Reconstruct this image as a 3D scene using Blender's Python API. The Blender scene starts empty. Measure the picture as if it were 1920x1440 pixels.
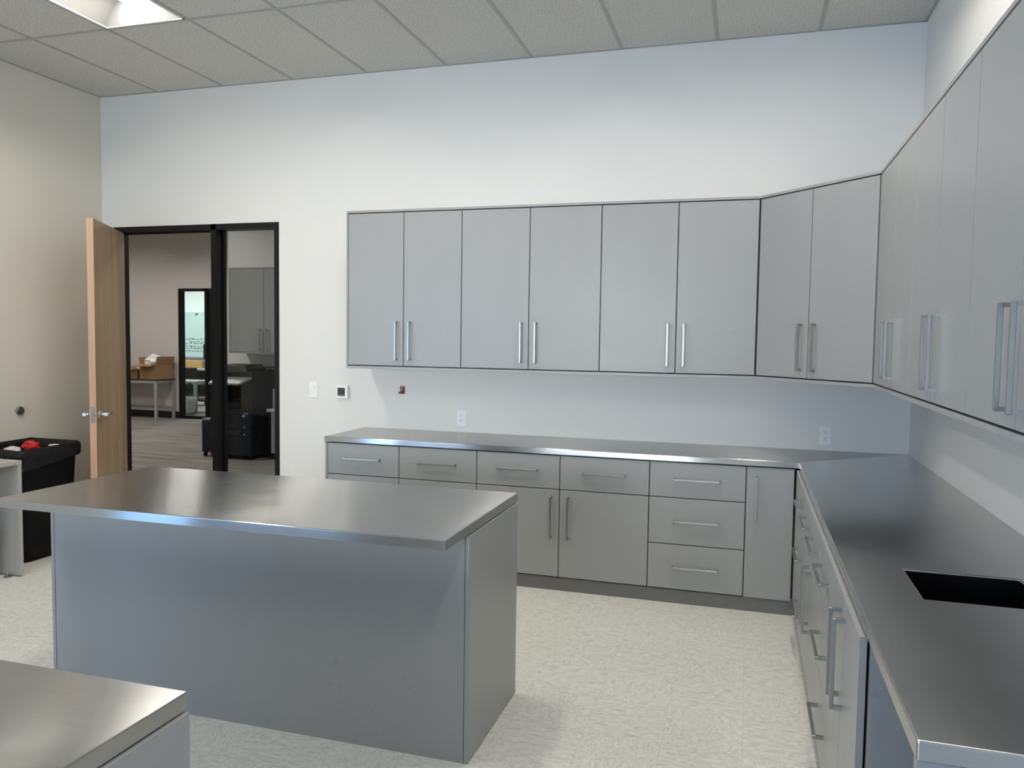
import bpy, bmesh, math, random
from mathutils import Vector, Matrix, noise as mnoise
C = bpy.context.scene.collection
R = random.Random(7)
PI = math.pi

# ------------------------------------------------------------------ materials
def lin(r, g, b):
    f = lambda c: (c/255/12.92) if c/255 <= .04045 else ((c/255+.055)/1.055)**2.4
    return (f(r), f(g), f(b), 1)

def mat(name, col=(.5, .5, .5, 1), rough=.5, metal=0., spec=.5, **kw):
    m = bpy.data.materials.new(name); m.use_nodes = True
    b = m.node_tree.nodes['Principled BSDF']
    b.inputs['Base Color'].default_value = col
    b.inputs['Roughness'].default_value = rough
    b.inputs['Metallic'].default_value = metal
    b.inputs['Specular IOR Level'].default_value = spec
    for k, v in kw.items(): b.inputs[k.replace('_', ' ')].default_value = v
    return m

class NB:
    """tiny helper around a material's node tree"""
    def __init__(s, m): s.t = m.node_tree; s.b = s.t.nodes['Principled BSDF']
    def n(s, typ, **kw):
        x = s.t.nodes.new(typ)
        for k, v in kw.items(): setattr(x, k, v)
        return x
    def l(s, a, b): s.t.links.new(a, b)
    def math(s, op, a, b=None, clamp=False):
        x = s.n('ShaderNodeMath', operation=op, use_clamp=clamp)
        for i, v in enumerate((a, b)):
            if v is None: continue
            if isinstance(v, (int, float)): x.inputs[i].default_value = v
            else: s.l(v, x.inputs[i])
        return x.outputs[0]
    def coord(s, which='Object'): return s.n('ShaderNodeTexCoord').outputs[which]
    def mapping(s, vec, scale=(1, 1, 1), rot=(0, 0, 0)):
        x = s.n('ShaderNodeMapping'); s.l(vec, x.inputs['Vector'])
        x.inputs['Scale'].default_value = scale; x.inputs['Rotation'].default_value = rot
        return x.outputs[0]
    def noise(s, vec, scale=5, detail=2, rough=.5, dist=0):
        x = s.n('ShaderNodeTexNoise'); s.l(vec, x.inputs['Vector'])
        x.inputs['Scale'].default_value = scale; x.inputs['Detail'].default_value = detail
        x.inputs['Roughness'].default_value = rough; x.inputs['Distortion'].default_value = dist
        return x.outputs['Fac']
    def ramp(s, fac, stops):
        x = s.n('ShaderNodeValToRGB'); s.l(fac, x.inputs[0]); e = x.color_ramp.elements
        while len(e) < len(stops): e.new(.5)
        for i, (p, c) in enumerate(stops): e[i].position = p; e[i].color = c
        return x.outputs[0]
    def mix(s, fac, a, b):
        x = s.n('ShaderNodeMix', data_type='RGBA')
        if isinstance(fac, (int, float)): x.inputs[0].default_value = fac
        else: s.l(fac, x.inputs[0])
        for i, v in ((6, a), (7, b)):
            if isinstance(v, tuple): x.inputs[i].default_value = v
            else: s.l(v, x.inputs[i])
        return x.outputs[2]
    def bump(s, h, strength=.1, dist=.01):
        x = s.n('ShaderNodeBump'); s.l(h, x.inputs['Height'])
        x.inputs['Strength'].default_value = strength; x.inputs['Distance'].default_value = dist
        s.l(x.outputs[0], s.b.inputs['Normal'])
    def color(s, c): s.l(c, s.b.inputs['Base Color'])

def paint(name, col, rough=.55):
    m = mat(name, col, rough, spec=.3); q = NB(m)
    q.bump(q.noise(q.coord(), 160, 2), .04, .002)
    return m

def laminate(name, col, rough=.33, var=.03):
    m = mat(name, col, rough, spec=.45); q = NB(m); co = q.coord()
    d = tuple(c*(1-var) for c in col[:3])+(1,); u = tuple(c*(1+var) for c in col[:3])+(1,)
    base = q.mix(q.noise(q.mapping(co, (9, 9, 2.5)), 1, 3), d, u)
    sm = q.math('MULTIPLY', q.math('GREATER_THAN', q.noise(co, 2.3, 2), .56), q.ramp(q.noise(co, 17, 5, .65), [(.60, (0, 0, 0, 1)), (.70, (1, 1, 1, 1))]))
    q.color(q.mix(q.math('MULTIPLY', sm, .35), base, tuple(c*.78 for c in col[:3])+(1,)))
    q.l(q.math('MULTIPLY_ADD', q.noise(co, 3, 3), .12), q.b.inputs['Roughness'])
    q.t.nodes[-1].inputs[2].default_value = rough-.06 if False else 0
    x = [n for n in q.t.nodes if n.type == 'MATH'][-1]; x.inputs[2].default_value = rough-.06
    return m

def steel(name, col, rough=.3, aniso=.8, streak=.07):
    m = mat(name, col, rough, 1.0); q = NB(m)
    uv = q.coord('UV')
    st = q.noise(q.mapping(uv, (260, 3, 1)), 1, 3, .6)
    cl = q.noise(q.mapping(uv, (6, 4, 1)), 1, 4, .65)
    d = tuple(c*(1-streak*2) for c in col[:3])+(1,); u = tuple(min(1, c*(1+streak)) for c in col[:3])+(1,)
    big = q.noise(q.mapping(uv, (3.5, 2.2, 1)), 1, 5, .6)
    sc = q.ramp(q.noise(q.mapping(uv, (34, 5, 1)), 1, 5, .7, .4), [(.62, (0, 0, 0, 1)), (.74, (1, 1, 1, 1))])
    c1 = q.mix(q.math('MULTIPLY', big, .3), q.mix(st, d, u), tuple(c*.72 for c in col[:3])+(1,))
    q.color(q.mix(q.math('MULTIPLY', sc, .22), c1, tuple(min(1, c*1.35) for c in col[:3])+(1,)))
    x = q.math('MULTIPLY_ADD', cl, .11); q.t.nodes[-1].inputs[2].default_value = rough-.055
    q.l(x, q.b.inputs['Roughness'])
    q.b.inputs['Anisotropic'].default_value = aniso
    t = q.n('ShaderNodeTangent', direction_type='UV_MAP'); t.uv_map = 'UVMap'
    q.l(t.outputs[0], q.b.inputs['Tangent'])
    return m

def thin_glass(name, tint=(.93, .95, .95, 1)):
    m = bpy.data.materials.new(name); m.use_nodes = True; t = m.node_tree
    for n in list(t.nodes): t.nodes.remove(n)
    o = t.nodes.new('ShaderNodeOutputMaterial'); mx = t.nodes.new('ShaderNodeMixShader')
    tr = t.nodes.new('ShaderNodeBsdfTransparent'); tr.inputs[0].default_value = tint
    gl = t.nodes.new('ShaderNodeBsdfGlossy'); gl.inputs['Roughness'].default_value = .01
    fr = t.nodes.new('ShaderNodeFresnel'); ge = t.nodes.new('ShaderNodeNewGeometry'); io = t.nodes.new('ShaderNodeMix')
    t.links.new(ge.outputs['Backfacing'], io.inputs[0]); io.inputs[2].default_value = 1.3; io.inputs[3].default_value = 1/1.3
    t.links.new(io.outputs[0], fr.inputs[0])
    t.links.new(fr.outputs[0], mx.inputs[0]); t.links.new(tr.outputs[0], mx.inputs[1])
    t.links.new(gl.outputs[0], mx.inputs[2]); t.links.new(mx.outputs[0], o.inputs[0])
    return m

def emit(name, col, strength):
    m = mat(name, (.9, .9, .9, 1), .5)
    b = m.node_tree.nodes['Principled BSDF']
    b.inputs['Emission Color'].default_value = col; b.inputs['Emission Strength'].default_value = strength
    return m

def floor_mat():
    m = mat('vinyl_tile', rough=.42, spec=.35); q = NB(m); co = q.coord()
    T = .3126
    sp = q.n('ShaderNodeSeparateXYZ'); q.l(co, sp.inputs[0])
    fx = q.math('DIVIDE', q.math('ADD', sp.outputs[0], .02), T); fy = q.math('DIVIDE', q.math('ADD', sp.outputs[1], .11), T)
    ix, iy = q.math('FLOOR', fx), q.math('FLOOR', fy)
    par = q.math('ABSOLUTE', q.math('MODULO', q.math('ADD', ix, iy), 2))
    a = q.noise(q.mapping(co, (22, 70, 1)), 1, 3, .6, .9)
    b = q.noise(q.mapping(co, (60, 34, 1)), 1, 3, .6, 1.6)
    mx = q.n('ShaderNodeMix', data_type='FLOAT'); q.l(par, mx.inputs[0]); q.l(a, mx.inputs[2]); q.l(b, mx.inputs[3])
    col = q.ramp(mx.outputs[0], [(.32, (.56, .555, .51, 1)), (.5, (.70, .695, .645, 1)), (.68, (.79, .785, .73, 1))])
    # faint seams
    def seam(f):
        fr = q.math('FRACT', f); d = q.math('MINIMUM', fr, q.math('SUBTRACT', 1.0, fr))
        return q.math('LESS_THAN', d, .0035)
    s = q.math('MULTIPLY', q.math('MAXIMUM', seam(fx), seam(fy)), .28)
    q.color(q.mix(s, col, (.25, .25, .235, 1)))
    return m

def carpet_mat():
    m = mat('carpet_plank', rough=.95, spec=.1); q = NB(m); co = q.coord()
    a = q.noise(q.mapping(co, (.9, 26, 1)), 1, 4, .65)
    b = q.noise(co, 120, 2)
    c = q.ramp(a, [(.36, (.10, .095, .085, 1)), (.5, (.22, .205, .185, 1)), (.64, (.36, .34, .31, 1))])
    q.color(q.mix(.25, c, q.ramp(b, [(.3, (.1, .095, .09, 1)), (.7, (.4, .38, .35, 1))])))
    q.bump(b, .4, .01)
    return m

def ceiling_mat():
    m = mat('acoustic_tile', rough=.9, spec=.1); q = NB(m); co = q.coord()
    a = q.noise(co, 95, 3, .7); b = q.noise(co, 38, 2)
    q.color(q.ramp(a, [(.36, (.40, .39, .365, 1)), (.47, (.65, .635, .595, 1)), (.7, (.70, .685, .645, 1))]))
    q.bump(q.math('ADD', a, b), .35, .006)
    return m

def wood_mat(name, c0, c1, c2, axis=2):
    m = mat(name, rough=.4, spec=.35); q = NB(m); co = q.coord()
    sc = [34, 34, 34]; sc[axis] = 1.3
    a = q.noise(q.mapping(co, tuple(sc)), 1, 4, .6, .6)
    sc2 = [7, 7, 7]; sc2[axis] = .35
    b = q.noise(q.mapping(co, tuple(sc2)), 1, 2)
    mx = q.math('MULTIPLY_ADD', a, .5); q.t.nodes[-1].inputs[2].default_value = 0
    s = q.math('ADD', mx, q.math('MULTIPLY', b, .5))
    q.color(q.ramp(s, [(.35, c0), (.5, c1), (.65, c2)]))
    return m

M = {}
M['white_wall'] = paint('white_wall_paint', (.80, .79, .76, 1))
M['beige_wall'] = paint('greige_wall_paint', (.81, .765, .68, 1))
M['next_wall'] = paint('next_room_paint', (.60, .565, .53, 1))
M['ceil'] = ceiling_mat()
M['tbar'] = mat('ceiling_grid_white', (.40, .40, .39, 1), .5)
M['floor'] = floor_mat()
M['carpet'] = carpet_mat()
M['lam'] = laminate('grey_laminate', (.345, .35, .345, 1))
M['lam_in'] = laminate('grey_laminate_edge', (.36, .36, .355, 1))
M['kick'] = laminate('dark_toe_kick', (.165, .165, .16, 1), .4)
M['carcass'] = laminate('gap_shade_carcass', (.022, .022, .022, 1), .6)  # near-black, so shade in the gaps between fronts is in the colour
M['steel'] = steel('brushed_steel', (.56, .555, .545, 1), .21, 1.0)
M['handle'] = mat('satin_nickel', (.40, .395, .38, 1), .34, 1.0)
M['chrome'] = mat('polished_chrome', (.75, .75, .74, 1), .15, 1.0)
M['black_al'] = mat('black_aluminium', (.006, .006, .007, 1), .35, spec=.3)
M['black_base'] = mat('black_vinyl_base', (.012, .012, .013, 1), .5)
M['glass'] = thin_glass('clear_glass')
M['glass3'] = thin_glass('greenish_glass', (.93, .97, .96, 1))
M['white_pl'] = mat('white_plastic', (.9, .9, .9, 1), .35)
M['dark_pl'] = mat('dark_slot', (.01, .01, .01, 1), .5)
M['lcd'] = mat('grey_screen', (.035, .05, .045, 1), .2)
M['lcd2'] = mat('grey_screen_bar', (.16, .19, .17, 1), .3)
M['red'] = mat('red_plastic', (.22, .008, .015, 1), .35)
M['red2'] = mat('red_wrapper', (.6, .02, .02, 1), .4)
M['paper'] = mat('white_paper', (.8, .79, .77, 1), .8)
M['bin'] = mat('black_bin_plastic', (.004, .004, .005, 1), .5, spec=.15)
def liner_mat():
    m = mat('black_liner', (.004, .004, .006, 1), .26, spec=.3); q = NB(m)
    q.bump(q.noise(q.coord(), 22, 4, .6, 1.0), .6, .02)
    return m
M['liner'] = liner_mat()
M['sink'] = mat('black_sink', (.004, .004, .005, 1), .25, spec=.4)
M['door_face'] = wood_mat('maple_veneer', (.30, .205, .115, 1), (.38, .27, .16, 1), (.45, .33, .205, 1))
M['door_edge'] = wood_mat('maple_edge', (.56, .34, .20, 1), (.63, .39, .245, 1), (.68, .45, .29, 1))
M['reflector'] = mat('light_reflector', (.36, .355, .345, 1), .35)
M['rim'] = mat('light_rim', (.75, .75, .74, 1), .4)
M['lens'] = emit('lit_lens', (1.0, .94, .84, 1), 38)
M['lens2'] = emit('added_lens_next_room', (1.0, .965, .92, 1), 62)  # glow of the lights added to brighten the carpeted room
M['lens3'] = emit('added_lens_far_office', (.92, 1.0, .98, 1), 150)  # glow of the lights added to brighten the far office
M['desk'] = laminate('desk_laminate', (.42, .405, .38, 1), .45)
M['bluepl'] = mat('blue_plastic', (.03, .06, .25, 1), .4)
M['greypl'] = mat('grey_plastic', (.5, .5, .49, 1), .45)
M['darktop'] = wood_mat('dark_table_top', (.03, .02, .017, 1), (.045, .03, .025, 1), (.06, .04, .03, 1), 0)
M['legs'] = mat('grey_powder_coat', (.36, .36, .35, 1), .4)
M['card'] = mat('cardboard', (.36, .22, .105, 1), .8)
M['card_in'] = mat('cardboard_dark', (.25, .14, .06, 1), .85)
M['foil'] = mat('silver_foil', (.7, .68, .66, 1), .25, 1.0)
M['purple'] = mat('purple_bottle', (.03, .03, .12, 1), .3)
M['pink'] = mat('brown_board', (.33, .21, .16, 1), .7)
M['copier'] = mat('copier_dark', (.010, .0105, .011, 1), .5, spec=.25)
M['copier2'] = mat('copier_navy', (.010, .013, .024, 1), .45, spec=.25)
M['copier3'] = mat('copier_grey', (.20, .20, .20, 1), .4)
M['copblue'] = mat('copier_blue_sticker', (.05, .18, .45, 1), .4)
M['wb'] = mat('whiteboard', (.55, .69, .665, 1), .25)
M['ink'] = mat('marker_ink', (.03, .05, .06, 1), .5)
M['office_wall'] = paint('far_office_paint', (.80, .83, .82, 1))
M['black_fab'] = mat('black_chair', (.015, .015, .016, 1), .6)
M['oak'] = wood_mat('oak_box', (.42, .24, .09, 1), (.5, .3, .12, 1), (.56, .35, .16, 1), 0)
M['wframe'] = mat('window_frame_metal', (.05, .05, .055, 1), .4)

# ------------------------------------------------------------------ geometry helpers
def B(): return bmesh.new()

def _merge(bm, tmp):
    vm = {v: bm.verts.new(v.co) for v in tmp.verts}
    for f in tmp.faces:
        try: bm.faces.new([vm[v] for v in f.verts]).smooth = f.smooth
        except ValueError: pass
    tmp.free()

def hexa(bm, pts, bev=0., seg=2):
    """pts: 4 bottom + 4 top, both counter-clockwise seen from above"""
    t = bmesh.new(); v = [t.verts.new(p) for p in pts]
    for q in ((3, 2, 1, 0), (4, 5, 6, 7), (0, 1, 5, 4), (1, 2, 6, 5), (2, 3, 7, 6), (3, 0, 4, 7)):
        t.faces.new([v[i] for i in q])
    bmesh.ops.recalc_face_normals(t, faces=t.faces[:])
    if bev: bmesh.ops.bevel(t, geom=t.edges[:], offset=bev, segments=seg, profile=.5, affect='EDGES')
    _merge(bm, t)

def box(bm, x0, x1, y0, y1, z0, z1, bev=0., seg=2):
    x0, x1 = sorted((x0, x1)); y0, y1 = sorted((y0, y1)); z0, z1 = sorted((z0, z1))
    hexa(bm, [(x0, y0, z0), (x1, y0, z0), (x1, y1, z0), (x0, y1, z0), (x0, y0, z1), (x1, y0, z1), (x1, y1, z1), (x0, y1, z1)], bev, seg)
    return bm

class F:
    """a vertical front: origin, direction along it (u), outward normal (w)"""
    def __init__(s, o, t, n): s.o, s.t, s.n = Vector(o).to_3d(), Vector(t).to_3d(), Vector(n).to_3d()
    def p(s, u, w, z): v = s.o+s.t*u+s.n*w; return Vector((v.x, v.y, z))
    def box(s, bm, u0, u1, w0, w1, z0, z1, bev=0., seg=2):
        u0, u1 = sorted((u0, u1)); w0, w1 = sorted((w0, w1))
        q = [(u0, w0), (u1, w0), (u1, w1), (u0, w1)]
        hexa(bm, [s.p(a, b, z0) for a, b in q]+[s.p(a, b, z1) for a, b in q], bev, seg)
        return bm

def prism(bm, poly, z0, z1, bev=0.):
    t = bmesh.new()
    a = [t.verts.new((x, y, z0)) for x, y in poly]; b = [t.verts.new((x, y, z1)) for x, y in poly]
    t.faces.new(a[::-1]); t.faces.new(b)
    n = len(poly)
    for i in range(n): t.faces.new((a[i], a[(i+1) % n], b[(i+1) % n], b[i]))
    bmesh.ops.recalc_face_normals(t, faces=t.faces[:])
    if bev: bmesh.ops.bevel(t, geom=t.edges[:], offset=bev, segments=2, profile=.5, affect='EDGES')
    _merge(bm, t)
    return bm

def cyl(bm, a, b, r, r2=None, n=20, caps=True, smooth=True):
    a, b = Vector(a), Vector(b); d = (b-a).normalized(); r2 = r if r2 is None else r2
    up = Vector((0, 0, 1)) if abs(d.z) < .9 else Vector((1, 0, 0))
    x = d.cross(up).normalized(); y = d.cross(x)
    A = [bm.verts.new(a+(x*math.cos(2*PI*i/n)+y*math.sin(2*PI*i/n))*r) for i in range(n)]
    Bv = [bm.verts.new(b+(x*math.cos(2*PI*i/n)+y*math.sin(2*PI*i/n))*r2) for i in range(n)]
    for i in range(n):
        f = bm.faces.new((A[i], A[(i+1) % n], Bv[(i+1) % n], Bv[i])); f.smooth = smooth
    if caps: bm.faces.new(A[::-1]); bm.faces.new(Bv)
    return bm

def loft(bm, rings, close=True, cap0=False, cap1=False, smooth=True):
    V = [[bm.verts.new(p) for p in r] for r in rings]; n = len(V[0])
    for a, b in zip(V, V[1:]):
        for i in range(n if close else n-1):
            f = bm.faces.new((a[i], a[(i+1) % n], b[(i+1) % n], b[i])); f.smooth = smooth
    if cap0: bm.faces.new(V[0][::-1])
    if cap1: bm.faces.new(V[-1])
    return bm

def rrect(cx, cy, hx, hy, r, z, k=6):
    out = []
    for q, (sx, sy) in enumerate(((1, 1), (-1, 1), (-1, -1), (1, -1))):
        for i in range(k+1):
            a = q*PI/2+i/k*PI/2
            out.append(Vector((cx+sx*(hx-r)+r*math.cos(a), cy+sy*(hy-r)+r*math.sin(a), z)))
    return out

def blob(bm, c, r, seed, amp=.35, sq=(1, 1, 1), sub=3):
    t = bmesh.new(); bmesh.ops.create_icosphere(t, subdivisions=sub, radius=1)
    for v in t.verts:
        d = 1+amp*mnoise.noise(v.co*1.7+Vector((seed*3.1, seed, 0)))+amp*.6*abs(mnoise.noise(v.co*4+Vector((seed, 2, seed))))
        v.co = Vector((v.co.x*sq[0], v.co.y*sq[1], v.co.z*sq[2]))*d*r+Vector(c)
    _merge(bm, t)
    return bm

def brush_uv(me, axis):
    """u runs across the brushing, v along it"""
    uv = me.uv_layers.new(name='UVMap'); b0 = Vector(axis)
    alt = Vector((0, 1, 0)) if abs(b0.x) > .5 else Vector((1, 0, 0))
    for p in me.polygons:
        b = b0 if abs(p.normal.dot(b0)) < .8 else alt
        pr = p.normal.cross(b).normalized()
        for li in p.loop_indices:
            co = me.vertices[me.loops[li].vertex_index].co
            uv.data[li].uv = (pr.dot(co), b.dot(co))

def obj(name, bm, m, parent=None, brush=None, world=True, recalc=True):
    if recalc: bmesh.ops.recalc_face_normals(bm, faces=bm.faces[:])
    me = bpy.data.meshes.new(name)
    if parent is not None and world:
        off = ROOT[parent.name]
        bmesh.ops.translate(bm, verts=bm.verts[:], vec=-off)
    bm.to_mesh(me); bm.free()
    me.materials.append(m)
    o = bpy.data.objects.new(name, me); C.objects.link(o)
    if parent is not None:
        o.parent = parent; ROOT[o.name] = ROOT[parent.name]
    else:
        ROOT[o.name] = Vector((0, 0, 0))
    if brush: brush_uv(me, brush)
    return o

ROOT = {}
def thing(name, label, cat, loc=(0, 0, 0), group=None, rz=0):
    o = bpy.data.objects.new(name, None); C.objects.link(o); o.empty_display_size = .1
    o.location = loc; o.rotation_euler = (0, 0, rz); o['label'] = label; o['category'] = cat
    if group: o['group'] = group
    ROOT[o.name] = Vector(loc)
    return o
def tag(o, label, cat, group=None):
    o['label'] = label; o['category'] = cat
    if group: o['group'] = group
    # move the origin to the base of the mesh
    me = o.data; lo = [min(v.co[i] for v in me.vertices) for i in range(3)]; hi = [max(v.co[i] for v in me.vertices) for i in range(3)]
    c = Vector(((lo[0]+hi[0])/2, (lo[1]+hi[1])/2, lo[2]))
    me.transform(Matrix.Translation(-c)); o.location = c
    return o
def struct(name, bm, m, parent=None, **kw):
    o = obj(name, bm, m, parent, **kw); o['kind'] = 'structure'
    return o
def copy_tree(o, parent=None):
    c = o.copy(); C.objects.link(c)
    if parent is not None: c.parent = parent
    for ch in list(o.children): copy_tree(ch, c)
    return c

# ------------------------------------------------------------------ dimensions
H = 3.568; XL = -6.227; YR = -12.0; WT = .13
Y2 = 7.0; YP = 3.68; XP = -7.72; Y3 = 11.5

# ------------------------------------------------------------------ room shell
struct('floor', box(B(), XL-.13, .13, YR-.13, .0, -.1, 0), M['floor'])
struct('floor', box(B(), -17, .13, .0, Y3+.1, -.1, 0), M['carpet'])
# back wall with the opening of the glazed door set
DX0, DX1, DZ = -6.11, -4.521, 2.49
bm = B(); box(bm, XL-.13, DX0, 0, WT, 0, H); box(bm, DX1, .13, 0, WT, 0, H); box(bm, DX0, DX1, 0, WT, DZ, H)
struct('wall_back', bm, M['white_wall'])
# left wall with a window behind the camera
WY0, WY1, WZ0, WZ1 = -10.6, -6.05, .02, 2.6
bm = B(); box(bm, XL-.13, XL, YR-.13, WY0, 0, H); box(bm, XL-.13, XL, WY1, 0, 0, H)
box(bm, XL-.13, XL, WY0, WY1, 0, WZ0); box(bm, XL-.13, XL, WY0, WY1, WZ1, H)
struct('wall_left', bm, M['beige_wall'])
struct('wall_right', box(B(), 0, .13, YR-.13, 0, 0, H), M['white_wall'])
# rear wall with a wide window
WX0, WX1, VZ0, VZ1 = -5.2, -2.0, .9, 2.35
bm = B(); box(bm, XL-.13, WX0, YR-.13, YR, 0, H); box(bm, WX1, .13, YR-.13, YR, 0, H)
box(bm, WX0, WX1, YR-.13, YR, 0, VZ0); box(bm, WX0, WX1, YR-.13, YR, VZ1, H)
struct('wall_rear', bm, M['beige_wall'])
bm = B(); t = .05; W3 = (WX1-WX0)/3
box(bm, WX0, WX1, YR-.11, YR-.02, VZ0, VZ0+t); box(bm, WX0, WX1, YR-.11, YR-.02, VZ1-t, VZ1)
for x in (WX0, WX0+W3-t/2, WX0+2*W3-t/2, WX1-t): box(bm, x, x+t, YR-.11, YR-.02, VZ0+t, VZ1-t)
w4 = struct('window_4', bm, M['wframe'])
for x0, x1 in ((WX0+t, WX0+W3-t/2), (WX0+W3+t/2, WX0+2*W3-t/2), (WX0+2*W3+t/2, WX1-t)):
    obj('pane', box(B(), x0, x1, YR-.07, YR-.064, VZ0+t, VZ1-t), M['glass'], w4)
bm = B(); t = .05
box(bm, XL-.11, XL-.02, WY0, WY1, WZ0, WZ0+t); box(bm, XL-.11, XL-.02, WY0, WY1, WZ1-t, WZ1)
for y in (WY0, WY0+(WY1-WY0)/3-t/2, WY0+(WY1-WY0)*2/3-t/2, WY1-t): box(bm, XL-.11, XL-.02, y, y+t, WZ0+t, WZ1-t)
w2 = struct('window_2', bm, M['wframe'])
WD = (WY1-WY0)/3
for y0, y1 in ((WY0+t, WY0+WD-t/2), (WY0+WD+t/2, WY0+2*WD-t/2), (WY0+2*WD+t/2, WY1-t)):
    obj('pane', box(B(), XL-.07, XL-.064, y0, y1, WZ0+t, WZ1-t), M['glass'], w2)

# ceiling: acoustic tiles, cut out where the troffers sit
GX = [XL, -5.643, -5.018, -4.393, -3.764, -3.13, -2.49, -1.861, -1.236, -.611, 0]
GY = [0, -1.182]
while GY[-1] > YR: GY.append(max(YR, GY[-1]-1.25))
LIGHTS = [(2, 1), (5, 1), (8, 1), (2, 3), (8, 3)]      # grid cells that hold a troffer
bm = B()
for i in range(len(GX)-1):
    for j in range(len(GY)-1):
        if (i, j) in LIGHTS: continue
        vs = [bm.verts.new(p) for p in ((GX[i], GY[j], H), (GX[i+1], GY[j], H), (GX[i+1], GY[j+1], H), (GX[i], GY[j+1], H))]
        bm.faces.new(vs)
for f in bm.faces: f.normal_update()
for f in list(bm.faces):
    if f.normal.z > 0: f.normal_flip()
box(bm, XL-.13, .13, YR-.13, .13, H+.2, H+.25)
struct('ceiling', bm, M['ceil'], recalc=False)
bm = B(); g = .012
for x in GX[1:-1]: box(bm, x-g, x+g, YR, 0, H-.003, H+.004)
for y in GY[1:-1]: box(bm, XL, 0, y-g, y+g, H-.0035, H+.004)
box(bm, XL, 0, -.016, 0, H-.004, H); box(bm, XL, XL+.016, YR, 0, H-.004, H); box(bm, -.016, 0, YR, 0, H-.004, H)
struct('trim_2', bm, M['tbar'])
struct('ceiling', box(B(), -17, .13, WT, Y3+.1, H, H+.1), M['ceil'])

# ------------------------------------------------------------------ troffers
def troffer(cx, cy, label, lens, y0, y1, w=.60, z=H):
    t = thing('ceiling_light', label, 'ceiling light', (cx, cy, z-.004), 'recessed ceiling lights')
    L = abs(y1-y0)/2-.012; hw = w/2
    bm = B()                                                     # rim
    for s in (-1, 1):
        box(bm, cx+s*hw, cx+s*(hw-.014), cy-L, cy+L, z-.006, z+.004)
        box(bm, cx-hw, cx+hw, cy+s*L, cy+s*(L-.014), z-.006, z+.004)
    obj('rim', bm, M['rim'], t)
    for s in (-1, 1):                                            # two curved side reflectors
        bm = B(); rows = []
        for k in range(9):
            a = k/8; x = hw-.014-(hw-.10)*a; zz = z+.115*math.sin(a*PI*.6)/math.sin(PI*.6)
            rows.append([Vector((cx+s*x, cy-L+.012, zz)), Vector((cx+s*x, cy+L-.012, zz))])
        loft(bm, rows, close=False)
        obj('reflector', bm, M['reflector'], t)
    for s in (-1, 1):                                            # end plates leaning inward
        bm = B(); prof = []
        for k in range(9):
            a = k/8; prof.append((hw-.014-(hw-.10)*a, .115*math.sin(a*PI*.6)/math.sin(PI*.6)))
        pts = [(-x, zz) for x, zz in prof]+[(x, zz) for x, zz in prof[::-1]]
        bm.faces.new([bm.verts.new((cx+x, cy+s*(L-.016-.05*zz/.115), z+zz)) for x, zz in pts])
        obj('end_plate', bm, M['reflector'], t)
    bm = B(); rows = []
    for k in range(9):                                           # gently bowed lens
        a = -1+2*k/8; rows.append([Vector((cx+.10*a, cy-L+.065, z+.112-.010*(1-a*a))), Vector((cx+.10*a, cy+L-.065, z+.112-.010*(1-a*a)))])
    loft(bm, rows, close=False)
    obj('lens', bm, lens, t)
    bm = B(); box(bm, cx-hw, cx+hw, cy-L, cy+L, z+.125, z+.14)
    obj('housing', bm, M['reflector'], t)
    return t
cols = {2: 'left', 5: 'middle', 8: 'right'}
for (i, j) in LIGHTS:
    lab = 'lit recessed ceiling light at the top left, nearest the open door' if (i, j) == (2, 1) else \
          'lit recessed ceiling light in the %s column of the %s row, out of view overhead' % (cols[i], 'front' if j == 1 else 'rear')
    troffer((GX[i]+GX[i+1])/2, (GY[j]+GY[j+1])/2, lab, M['lens'], GY[j], GY[j+1], GX[i+1]-GX[i]-.024)
for k, (x_, y_, lab) in enumerate(((-12.4, 4.9, 'added unseen ceiling light above the far table of the carpeted room'), (-9.7, 4.9, 'added unseen ceiling light between the far table and the copier'),
        (-12.4, 2.0, 'added unseen ceiling light of the carpeted room, outer front one'), (-8.6, 1.9, 'added unseen ceiling light in front of the copier'), (-4.2, 1.9, 'added unseen ceiling light over the passage behind the back wall'))):
    troffer(x_, y_, lab, M['lens2'], y_-.6, y_+.6, z=H-.145)  # out of view, added to brighten the carpeted room
troffer(-12.2, 9.6, 'added unseen ceiling light of the far office', M['lens3'], 9.0, 10.2, z=H-.145)
troffer(-14.6, 9.6, 'second added unseen ceiling light of the far office, farther left', M['lens3'], 9.0, 10.2, z=H-.145)  # both office lights are unseen and added for brightness

# ------------------------------------------------------------------ cabinets
def pull(name_parent, Fr, u, z, horiz, L=.27, d=.036, s=.012):
    """square bar pull: a bar on two posts"""
    bm = B(); h = L/2
    if horiz:
        Fr.box(bm, u-h, u+h, d-s, d, z-s/2, z+s/2, .0012, 1)
        for k in (-1, 1): Fr.box(bm, u+k*h, u+k*(h-s), -.001, d-s, z-s/2, z+s/2)
    else:
        Fr.box(bm, u-s/2, u+s/2, d-s, d, z-h, z+h, .0012, 1)
        for k in (-1, 1): Fr.box(bm, u-s/2, u+s/2, -.001, d-s, z+k*h, z+k*(h-s))
    return obj('handle', bm, M['handle'], name_parent)

G = .0027
def front(kind, t, Fr, u0, u1, z0, z1, hu, hz, horiz, L=.27):
    bm = Fr.box(B(), u0+G, u1-G, -.019, 0, z0+G, z1-G, .0012, 1)
    d = obj(kind, bm, M['lam'], t)
    if hu is not None: pull(d, Fr, hu, hz, horiz, L)
    return d

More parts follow.
